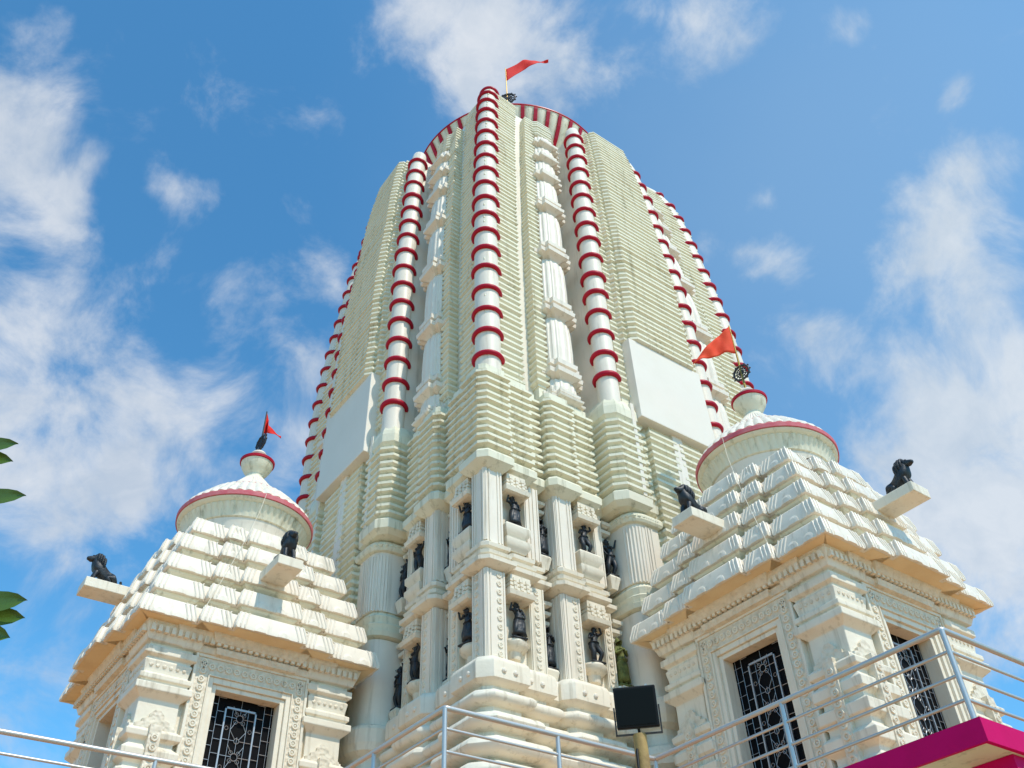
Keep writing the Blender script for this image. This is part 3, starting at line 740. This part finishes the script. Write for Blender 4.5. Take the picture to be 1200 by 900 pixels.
    mb = MB(); mb.lathe((cx, cy), [(.28, 11.36), (.345, 11.37), (.35, 11.42), (.26, 11.46), (.16, 11.5), (.12, 11.53)], 40); mb.build('rim', RED, fn, smooth=50)
    mb = MB(); mb.lathe((cx, cy), [(.1, 11.5), (.15, 11.55), (.17, 11.6), (.13, 11.66), (.05, 11.7)], 28); mb.build('knob', WHITE, fn, smooth=50)
    # slabs the lions sit on
    for side in (0, 1):
        mb = MB()
        if side == 0: mb.box(-.22, .22, -2.56, -1.2, 7.76, 7.93, L)
        else: mb.box(-2.56, -1.2, -.22, .22, 7.76, 7.93, L)
        mb.build('bracket_slab', IVORY, S, bevel=.012)
    mb = MB(); pts = []
    for q in range(9):
        u = q/8; pts.append(L(-.15-.98*u, -1.27-.78*u**.8-.02, 9.8-3.06*u**.85+.05))
    mb.tube(pts, .0045, 5); mb.build('wire', IVORY, S)
    return S
shrine(-2.49, c, False, 'left cream side shrine with stepped roof and pink rimmed dome, behind the lower left railing', 0)
shrine(c, -2.49, True, 'right cream side shrine with stepped roof and pink rimmed dome, nearer the magenta ledge', 1)

# ------------------------------------------------------------------ carved figures
def skin_mesh(name, nodes, edges, root=0, sub=2):
    me = bpy.data.meshes.new(name); me.from_pydata([n[:3] for n in nodes], edges, [])
    o = bpy.data.objects.new(name, me); col.objects.link(o)
    md = o.modifiers.new('skin', 'SKIN'); md.use_smooth_shade = True
    for i, n in enumerate(nodes):
        r = n[3]; me.skin_vertices[0].data[i].radius = (r, n[4] if len(n) > 4 else r); me.skin_vertices[0].data[i].use_root = (i == root)
    o.modifiers.new('sub', 'SUBSURF').levels = sub
    dg = bpy.context.evaluated_depsgraph_get(); dg.update()
    m2 = bpy.data.meshes.new_from_object(o.evaluated_get(dg)); m2.name = name
    bpy.data.objects.remove(o); return m2
def join_mesh(name, ms, material):
    bm = bmesh.new()
    for m_, M in ms:
        t = m_.copy(); t.transform(M); bm.from_mesh(t)
    me = bpy.data.meshes.new(name); bm.to_mesh(me); bm.free(); me.materials.append(material)
    me.polygons.foreach_set('use_smooth', [True]*len(me.polygons)); return me
def figure(pose):
    # faces -Y; about 0.62 m tall; swayed (tribhanga) stance
    sw = pose.get('sway', .03); la = pose['left']; ra = pose['right']
    N = [(sw*.8, 0, .33, .062, .050)]                         # pelvis 0
    E = []
    def add(p, par): N.append(p); E.append((par, len(N)-1)); return len(N)-1
    w = add((sw*.4, -.005, .395, .044, .036), 0); ch = add((0, -.005, .455, .058, .044), w); nk = add((-.004, 0, .505, .022), ch)
    hd = add((-.006-sw*.3, -.01, .548, .040, .042), nk); bun = add((-.004-sw*.3, .018, .588, .030), hd); add((-.002-sw*.3, .012, .628 if pose.get('crown') else .605, .016), bun)
    for sg, arm in ((1, la), (-1, ra)):
        sh = add((sg*.062, 0, .478, .021), ch); el = add((sg*arm[0][0], arm[0][1], arm[0][2], .017), sh); wr = add((sg*arm[1][0], arm[1][1], arm[1][2], .013), el); add((sg*arm[1][0]*1.04, arm[1][1]-.015, arm[1][2]+arm[2], .017), wr)
    for sg, k in ((1, pose.get('kl', .0)), (-1, pose.get('kr', .0))):
        hp = add((sw*.7+sg*.036, 0, .275, .050), 0); kn = add((sg*(.042+k), -.028-abs(k)*.4, .165, .036), hp); an = add((sg*.04, .004, .035, .022), kn); add((sg*(.05), -.045, .014, .017), an)
    body = skin_mesh('figure', N, E)
    mb = MB()    # stone base slab, skirt hem and halo of the carving
    sk = [(sw*.6, .0, z, r) for z, r in ((.30, .075), (.22, .082), (.13, .085), (.075, .098))] 
    lo = [[(x+r*math.cos(2*math.pi*j/20)*(1+.05*(j % 2)), y+r*.7*math.sin(2*math.pi*j/20)*(1+.05*(j % 2)), z) for j in range(20)] for x, y, z, r in sk]
    if pose.get('skirt'): mb.loft(lo)
    mb.box(-.10, .10, -.07, .07, -.0, .022)
    mb.box(-.03, .03, .03, .065, .0, .30)
    # face, necklace, belt, anklets
    def blob(x, y, z, r): mb.lathe((x, y), [(.001, z-r), (r*.7, z-r*.7), (r, z), (r*.7, z+r*.7), (.001, z+r)], 8)
    hx = -.006-sw*.3
    blob(hx, -.052, .545, .009); blob(hx+.015, -.046, .556, .006); blob(hx-.015, -.046, .556, .006); blob(hx, -.047, .528, .007); blob(hx+.042, 0, .545, .010); blob(hx-.042, 0, .545, .010)
    blob(.024, -.046, .457, .022); blob(-.024, -.046, .457, .022)
    mb.ring((sw*.7, 0, .325), (0, .1, 1), .066, .008, 20, 6); mb.ring((0, -.006, .497), (0, -.4, 1), .032, .007, 16, 6)
    t = bpy.data.meshes.new('trim'); t.from_pydata(mb.v, [], mb.f)
    return join_mesh('statue', [(body, Matrix()), (t, Matrix())], BLACK)
POSES = [dict(left=((.10, -.01, .40), (.075, -.05, .34), -.02), right=((.11, -.02, .44), (.10, -.05, .53), .02), sway=.035, skirt=1, kl=.01),
         dict(left=((.115, 0, .52), (.07, -.02, .61), .02), right=((.10, -.02, .39), (.05, -.06, .40), .01), sway=-.03, skirt=0, kl=.03, kr=.0),
         dict(left=((.10, -.02, .40), (.03, -.075, .42), .01), right=((.10, -.02, .40), (.03, -.075, .43), .01), sway=.02, skirt=1, crown=1),
         dict(left=((.12, -.01, .50), (.13, -.03, .59), .02), right=((.12, -.01, .42), (.06, -.03, .34), -.01), sway=.045, skirt=0, kl=.035, kr=.01, crown=1)]
FIG = [figure(p) for p in POSES]
def face_rot(i): return 0 if i % 2 == 0 else -math.pi/2
LAB = {('corner niche', 0, 0): ('near corner pier, right face, lower row', 1.02), }
def stat_label(nm, i, t):
    row = 'upper' if t else 'lower'
    side = 'right' if i % 2 == 0 else 'left'
    if nm == 'corner niche': return f'black stone dancer in the {row} niche just {side} of the tower corner pillar'
    if nm == 'buttress niche': return f'black stone figure in the {row} niche of the second pillar {side} of the corner'
    if nm == 'pier recess': return f'dark stone figure in the deep {row} slot between niches, {side} of the corner pillar'
    return f'dark stone figure in the narrow {row} slot beside the {side} round column'
k = 0
mossm = FIG[2].copy(); mossm.materials.clear(); mossm.materials.append(MOSS)
for (x, y, z, i, t, nm) in STAT:
    if i > 1: continue
    moss = nm == 'column recess' and t == 0 and i == 0
    recess = 'recess' in nm
    o = bpy.data.objects.new('statue', mossm if moss else FIG[k % 4]); k += 1; col.objects.link(o)
    X, Y = M8[i](x, y); o.location = (X, Y, z)
    o.rotation_euler = (0, 0, face_rot(i) + random.uniform(-.15, .15))
    sc = (1.45 if moss else 1.3 if recess else 1.08) + random.uniform(-.03, .03)
    o.scale = (sc*(1.22 if not recess else .9), sc*1.1, sc)
    tag(o, 'moss covered greenish stone figure in the lower slot beside the right round column' if moss else stat_label(nm, i, t), 'statue', 'stone figures in the tower niches')

# lions on the roof slabs
def lion():
    N = [(0, .20, .105, .085, .075)]; E = []
    def add(p, par): N.append(p); E.append((par, len(N)-1)); return len(N)-1
    mid = add((0, .09, .155, .088), 0); chest = add((0, -.04, .225, .095, .10), mid); neck = add((0, -.075, .31, .10), chest); nk2 = add((0, -.095, .385, .085), neck); add((0, -.11, .43, .06), nk2)
    for sg in (-1, 1):
        sh = add((sg*.062, -.07, .19, .042), chest); el = add((sg*.066, -.095, .10, .034), sh); pw = add((sg*.066, -.105, .03, .034), el); add((sg*.066, -.165, .024, .030), pw)
        hp = add((sg*.08, .17, .115, .062), 0); kn = add((sg*.105, .07, .095, .046), hp); hk = add((sg*.10, .15, .032, .032), kn); add((sg*.10, .04, .025, .028), hk)
    ta = add((0, .27, .06, .024), 0); tb = add((.05, .32, .05, .018), ta); add((.10, .29, .10, .024), tb)
    b = skin_mesh('lion', N, E)
    # head: skull, brow, muzzle and jaw as one skinned chain carried forward of the neck
    H = [(0, -.085, .36, .070), (0, -.125, .405, .072, .066), (0, -.185, .395, .050, .044), (0, -.235, .382, .040, .034), (0, -.258, .378, .030, .026), (-.052, -.10, .468, .018), (.052, -.10, .468, .018), (0, -.21, .352, .028, .018)]
    h = skin_mesh('lion_head', H, [(0, 1), (1, 2), (2, 3), (3, 4), (1, 5), (1, 6), (2, 7)])
    mb = MB()
    for yy, R, zc in ((-.10, .078, .40), (-.07, .092, .385), (-.035, .10, .36), (.0, .10, .32)):     # mane curls behind the face
        for j in range(19):
            a = -.6+j/18*(math.pi+1.2); x, z = R*math.cos(a), zc+R*math.sin(a)
            mb.lathe((x, yy), [(.001, z-.026), (.020, z-.017), (.025, z), (.020, z+.017), (.001, z+.026)], 8)
    for sg in (-1, 1): mb.lathe((sg*.034, -.172), [(.001, .422), (.013, .428), (.013, .438), (.001, .445)], 8)
    t = bpy.data.meshes.new('mane'); t.from_pydata(mb.v, [], mb.f)
    return join_mesh('lion', [(b, Matrix()), (h, Matrix()), (t, Matrix())], BLACK)
LION = lion()
for (x, y, rz, lab) in ((-2.49-2.32, c, -math.pi/2, 'black seated lion against the sky on the left end of the left shrine roof'),
                        (-2.49, c-2.34, 0, 'black seated lion on a slab under the dome of the left shrine'),
                        (c-2.32, -2.49, -math.pi/2, 'black seated lion on the right shrine roof, seen against the big tower'),
                        (c, -2.49-2.32, 0, 'black seated lion against the sky on the right end of the right shrine roof')):
    o = bpy.data.objects.new('lion_statue', LION); col.objects.link(o); o.location = (x, y, 7.93); o.rotation_euler = (0, 0, rz); o.scale = (1.12,)*3
    tag(o, lab, 'lion statue', 'black lions on the shrine roofs')

# ------------------------------------------------------------------ flags and wheels
def wheel(mb, ctr, R, nrm_, spikes=0):
    ctr = Vector(ctr); d = Vector(nrm_).normalized()
    mb.ring(ctr, d, R, R*.13, 32, 8); mb.ring(ctr, d, R*.62, R*.07, 28, 6); mb.ring(ctr, d, R*.2, R*.12, 16, 6)
    a = Vector((0, 0, 1)); u = d.cross(a).normalized(); w = d.cross(u)
    for j in range(12):
        t = 2*math.pi*j/12; e = u*math.cos(t)+w*math.sin(t)
        mb.tube([ctr+e*R*.2, ctr+e*R*(1.0 if not spikes else 1.25)], [R*.07, R*.05], 6)
        mb.ring(ctr+e*R*1.18, d, R*.09, R*.05, 10, 5)
def cloth(mb, p0, p1, dirs, n=24, m_=8, amp=.06, taper=True, seed=0):
    """triangular pennant: hoist from p0 (low) to p1 (high), free point along list of offsets"""
    p0, p1 = Vector(p0), Vector(p1); rnd = random.Random(seed); g = []
    def path(u):
        k = u*(len(dirs)-1); i = min(int(k), len(dirs)-2); f = k-i; f2 = f*f*(3-2*f)
        return Vector(dirs[i])*(1-f)+Vector(dirs[i+1])*f
    side = (Vector(dirs[-1])).cross(p1-p0).normalized()
    for i in range(n+1):
        u = i/n; row = []
        for j in range(m_+1):
            v = j/m_; h = p0.lerp(p1, .5+(v-.5)*(1-u*.93 if taper else 1))
            rip = amp*math.sin(u*9+v*2.2+seed)*min(1, u*3) + amp*.5*math.sin(u*21-v*4+seed*2)*u
            row.append(h+path(u)+side*rip)
        g.append(row)
    for th in (0,):
        vs = [p for r in g for p in r]; fs = []
        for i in range(n):
            for j in range(m_): a = i*(m_+1)+j; fs.append((a, a+1, a+m_+2, a+m_+1))
        mb.add(vs, fs)
def flag(name_lab, base, top, hoist, dirs, mt, seed, wheelspec, polem=IRON, amp=.06):
    o = empty('pennant_flag', base); tag(o, name_lab, 'flag')
    mb = MB(); mb.tube([base, top], [.025, .014], 8); mb.build('pole', polem, o, smooth=60)
    mb = MB(); cloth(mb, hoist[0], hoist[1], dirs, amp=amp, seed=seed); cl = mb.build('cloth', mt, o, smooth=180)
    so_ = cl.modifiers.new('thick', 'SOLIDIFY'); so_.thickness = .006
    if wheelspec:
        mb = MB(); wheel(mb, *wheelspec); mb.build('wheel', IRON, o, smooth=60)
    return o
# unit vectors across the view used for wind direction
HX = Vector((RR.x, RR.y, 0)).normalized(); HV = Vector((FF.x, FF.y, 0)).normalized()
b = Vector((c, -2.49, 11.66))
flag('orange pennant drooping to the left on the brass pole of the right shrine dome', b, b+Vector((0, 0, 1.82)), (b+Vector((0, 0, 1.02)), b+Vector((0, 0, 1.80))),
     [(0, 0, 0), tuple(-HX*.25+Vector((0, 0, -.10))), tuple(-HX*.55+Vector((0, 0, -.32))), tuple(-HX*.92+Vector((0, 0, -.62)))], ORANGE, 3, (b+Vector((0, 0, .50)), .17, (1, .15, 0)), BRASS, .05)
b = Vector((-2.49, c, 11.66))
flag('red pennant hanging limp above a dark wheel on the left shrine dome', b, b+Vector((0, 0, 1.12)), (b+Vector((0, 0, .52)), b+Vector((0, 0, 1.10))),
     [(0, 0, 0), tuple(HX*.05+HV*.06+Vector((0, 0, -.06))), tuple(HX*.10-HV*.05+Vector((0, 0, -.22))), tuple(HX*.36+HV*.1+Vector((0, 0, -.30)))], FLAG, 1, (b+Vector((0, 0, .28)), .17, (1, .15, 0)), IRON, .045)
b = Vector((c, c, 29.9))
flag('long red pennant streaming right from the very top of the tall tower', b, b+Vector((0, 0, 4.0)), (b+Vector((0, 0, 3.0)), b+Vector((0, 0, 3.9))),
     [(0, 0, 0), tuple(HX*.7+Vector((0, 0, .75))), tuple(HX*1.2+Vector((0, 0, .95))), tuple(HX*1.75+Vector((0, 0, 1.05)))], FLAG, 2, (b+Vector((0, 0, 1.75)), .30, (.75, .65, 0), 1), BRASS, .05)

# ------------------------------------------------------------------ railing
rail = empty('steel_railing', (.85, -6.43, TZ)); tag(rail, 'stainless steel railing of round posts and bars zigzagging along the terrace edge', 'railing')
RP_ = [(-15, .72), (-2.23, .72), (-2.23, -2.335), (.85, -2.335), (.85, -6.43), (15, -6.43)]
def rpath(z): 
    pts = []
    for i, p in enumerate(RP_):
        if 0 < i < len(RP_)-1:
            a = Vector(RP_[i-1])-Vector(p); b_ = Vector(RP_[i+1])-Vector(p); a.normalize(); b_.normalize()
            for f in (.06, .025): pts.append((p[0]+a.x*f, p[1]+a.y*f, z))
            pts.append((p[0]+(a.x+b_.x)*.006, p[1]+(a.y+b_.y)*.006, z))
            for f in (.025, .06): pts.append((p[0]+b_.x*f, p[1]+b_.y*f, z))
        else: pts.append((*p, z))
    return pts
mb = MB(); mb.tube(rpath(3.985), .03, 14); mb.build('handrail', STEEL, rail, smooth=60)
for z in (3.76, 3.52, 3.29):
    mb = MB(); mb.tube(rpath(z), .0165, 12); mb.build('bar', STEEL, rail, smooth=60)
posts = [(-2.23, -2.335), (.85, -2.335), (.85, -6.43), (-.68, -2.335), (-2.23, -.79), (.85, -4.38), (-2.23, .72), (-4.30, .72), (-6.3, .72), (-8.4, .72), (2.9, -6.43), (5, -6.43), (7, -6.43)]
for x, y in posts:
    mb = MB(); mb.tube([(x, y, TZ), (x, y, 3.975)], .026, 14); mb.lathe((x, y), [(.06, TZ), (.06, TZ+.012), (.03, TZ+.02)], 16); mb.build('post', STEEL, rail, smooth=50)

# ------------------------------------------------------------------ floodlight on a pole
fl = empty('floodlight', (-2.2, -5.22, -1.6)); tag(fl, 'black square floodlight on a weathered yellow brown pole in front of the tower', 'floodlight')
FC = CAM + (RR*(745.5-600)/1079.5 - UU*(829-450)/1079.5 + FF)*7.5
fw = Vector((CAM.x-FC.x, CAM.y-FC.y, -1.5)).normalized(); fr = fw.cross(Vector((0, 0, 1))).normalized()*-1; fu = fr.cross(fw)*-1
if fu.z < 0: fu = -fu
mb = MB(); mb.obox(FC, fr*.172, fu*.162, fw*.035); hs = mb.build('housing', PLASTIC, fl, bevel=.01)
mb = MB(); mb.obox(FC+fw*.038, fr*.15, fu*.14, fw*.004); mb.build('glass', GLASS, hs)
mb = MB()
for j in range(9): mb.obox(FC-fw*.055+fr*(-.14+j*.035), fr*.004, fu*.14, fw*.025)
mb.build('cooling_fin', PLASTIC, hs)
mb = MB()
for sx in (-.11, .10): mb.obox(FC+fr*sx+fu*.168, fr*.012, fu*.008, fw*.02)
mb.build('clip', STEEL, hs)
mb = MB()
for sx in (-1, 1): mb.obox(FC+fr*sx*.182-fu*.10-fw*.01, fr*.006, fu*.11, fw*.018)
mb.obox(FC-fu*.205-fw*.01, fr*.188, fu*.006, fw*.018); mb.build('bracket', IRON, fl)
pt = FC-fu*.21-fw*.02
mb = MB(); mb.tube([(pt.x, pt.y, -1.6), (pt.x+.01, pt.y, .5), (pt.x, pt.y, 1.7), pt], [.07, .064, .06, .055], 14); mb.build('pole', BAMBOO, fl, smooth=50)

mb = MB(); mb.tube([FC-fw*.06-fu*.1, FC-fw*.10-fu*.22, Vector((pt.x-.07, pt.y-.02, pt.z-.15)), Vector((pt.x-.075, pt.y, 1.6)), Vector((pt.x-.08, pt.y, -1.5))], .011, 6); mb.build('cable', PLASTIC, fl, smooth=60)

# ------------------------------------------------------------------ tree at the left edge
def leaf(mb, base, d, length, width, up, rnd):
    d = Vector(d).normalized(); side = d.cross(up).normalized(); nv = side.cross(d)
    lo = []; n = 8; vs = []; fs = []
    for i in range(n+1):
        u = i/n; w = width*(max(0, math.sin(math.pi*u**1.25))**.62 if 0 < u < 1 else .03)
        ctr = Vector(base)+d*length*u - nv*(.10*length*u*u)
        for s_ in (-1, -.5, 0, .5, 1): vs.append(ctr+side*w*.5*s_+nv*(.10*width*abs(s_)))
    for i in range(n):
        for j in range(4): a = i*5+j; fs.append((a, a+1, a+6, a+5))
    mb.add(vs, fs)
def at(px, py, dep): return CAM + (RR*(px-600)/1079.5 - UU*(py-450)/1079.5 + FF)*dep
rnd = random.Random(5)
tips = [(at(-62, 528, 6.2), 0), (at(-55, 590, 6.0), 1), (at(-60, 722, 5.6), 2), (at(-190, 470, 6.6), 3), (at(-220, 640, 6.3), 4), (at(-170, 800, 5.6), 5), (at(-330, 560, 6.6), 6), (at(-300, 740, 6.0), 7)]
trunkb = at(-330, 900, 6.0); trunkb = Vector((trunkb.x, trunkb.y, -1.6))
tr = empty('leafy_tree', trunkb); tag(tr, 'broad leaved green tree of which only a few leaf tips enter at the left edge', 'tree')
mb = MB(); fork = trunkb+Vector((.1, .1, 2.3)); mb.tube([trunkb, trunkb+Vector((.04, .02, 1.2)), fork], [.13, .11, .09], 10)
for p, q in tips: mb.tube([fork-Vector((0, 0, .05)), fork.lerp(p, .5)+Vector((0, 0, .25-.1*(q % 3))), p], [.06, .04, .02], 8)
mb.build('trunk', BARK, tr, smooth=60)
mb = MB()
for p, q in tips:
    for j in range(13):
        a = j*2.4+q; el = rnd.uniform(-.25, .8); d = Vector((math.cos(a)*math.cos(el), math.sin(a)*math.cos(el), math.sin(el)))
        if q < 3 and d.dot(RR) > .25: continue
        leaf(mb, p+d*.03, d, rnd.uniform(.24, .34), rnd.uniform(.08, .11), Vector((.05, .1, 1)), rnd)
# the leaf tips that show
for (px, py, tx, ty, dep, w) in ((-62, 528, 17, 516, 6.2, .10), (-62, 530, 12, 537, 6.2, .10), (-55, 588, 26, 577, 6.0, .10), (-60, 712, 27, 700, 5.6, .115), (-60, 722, 25, 721, 5.6, .11), (-58, 730, 9, 745, 5.55, .10)):
    a = at(px, py, dep); b_ = at(tx, ty, dep-.05); leaf(mb, a, b_-a, (b_-a).length*1.0, w*1.2, (Vector((0, 0, .6))-FF).normalized(), rnd)
cr = mb.build('crown', LEAF, tr, smooth=180)
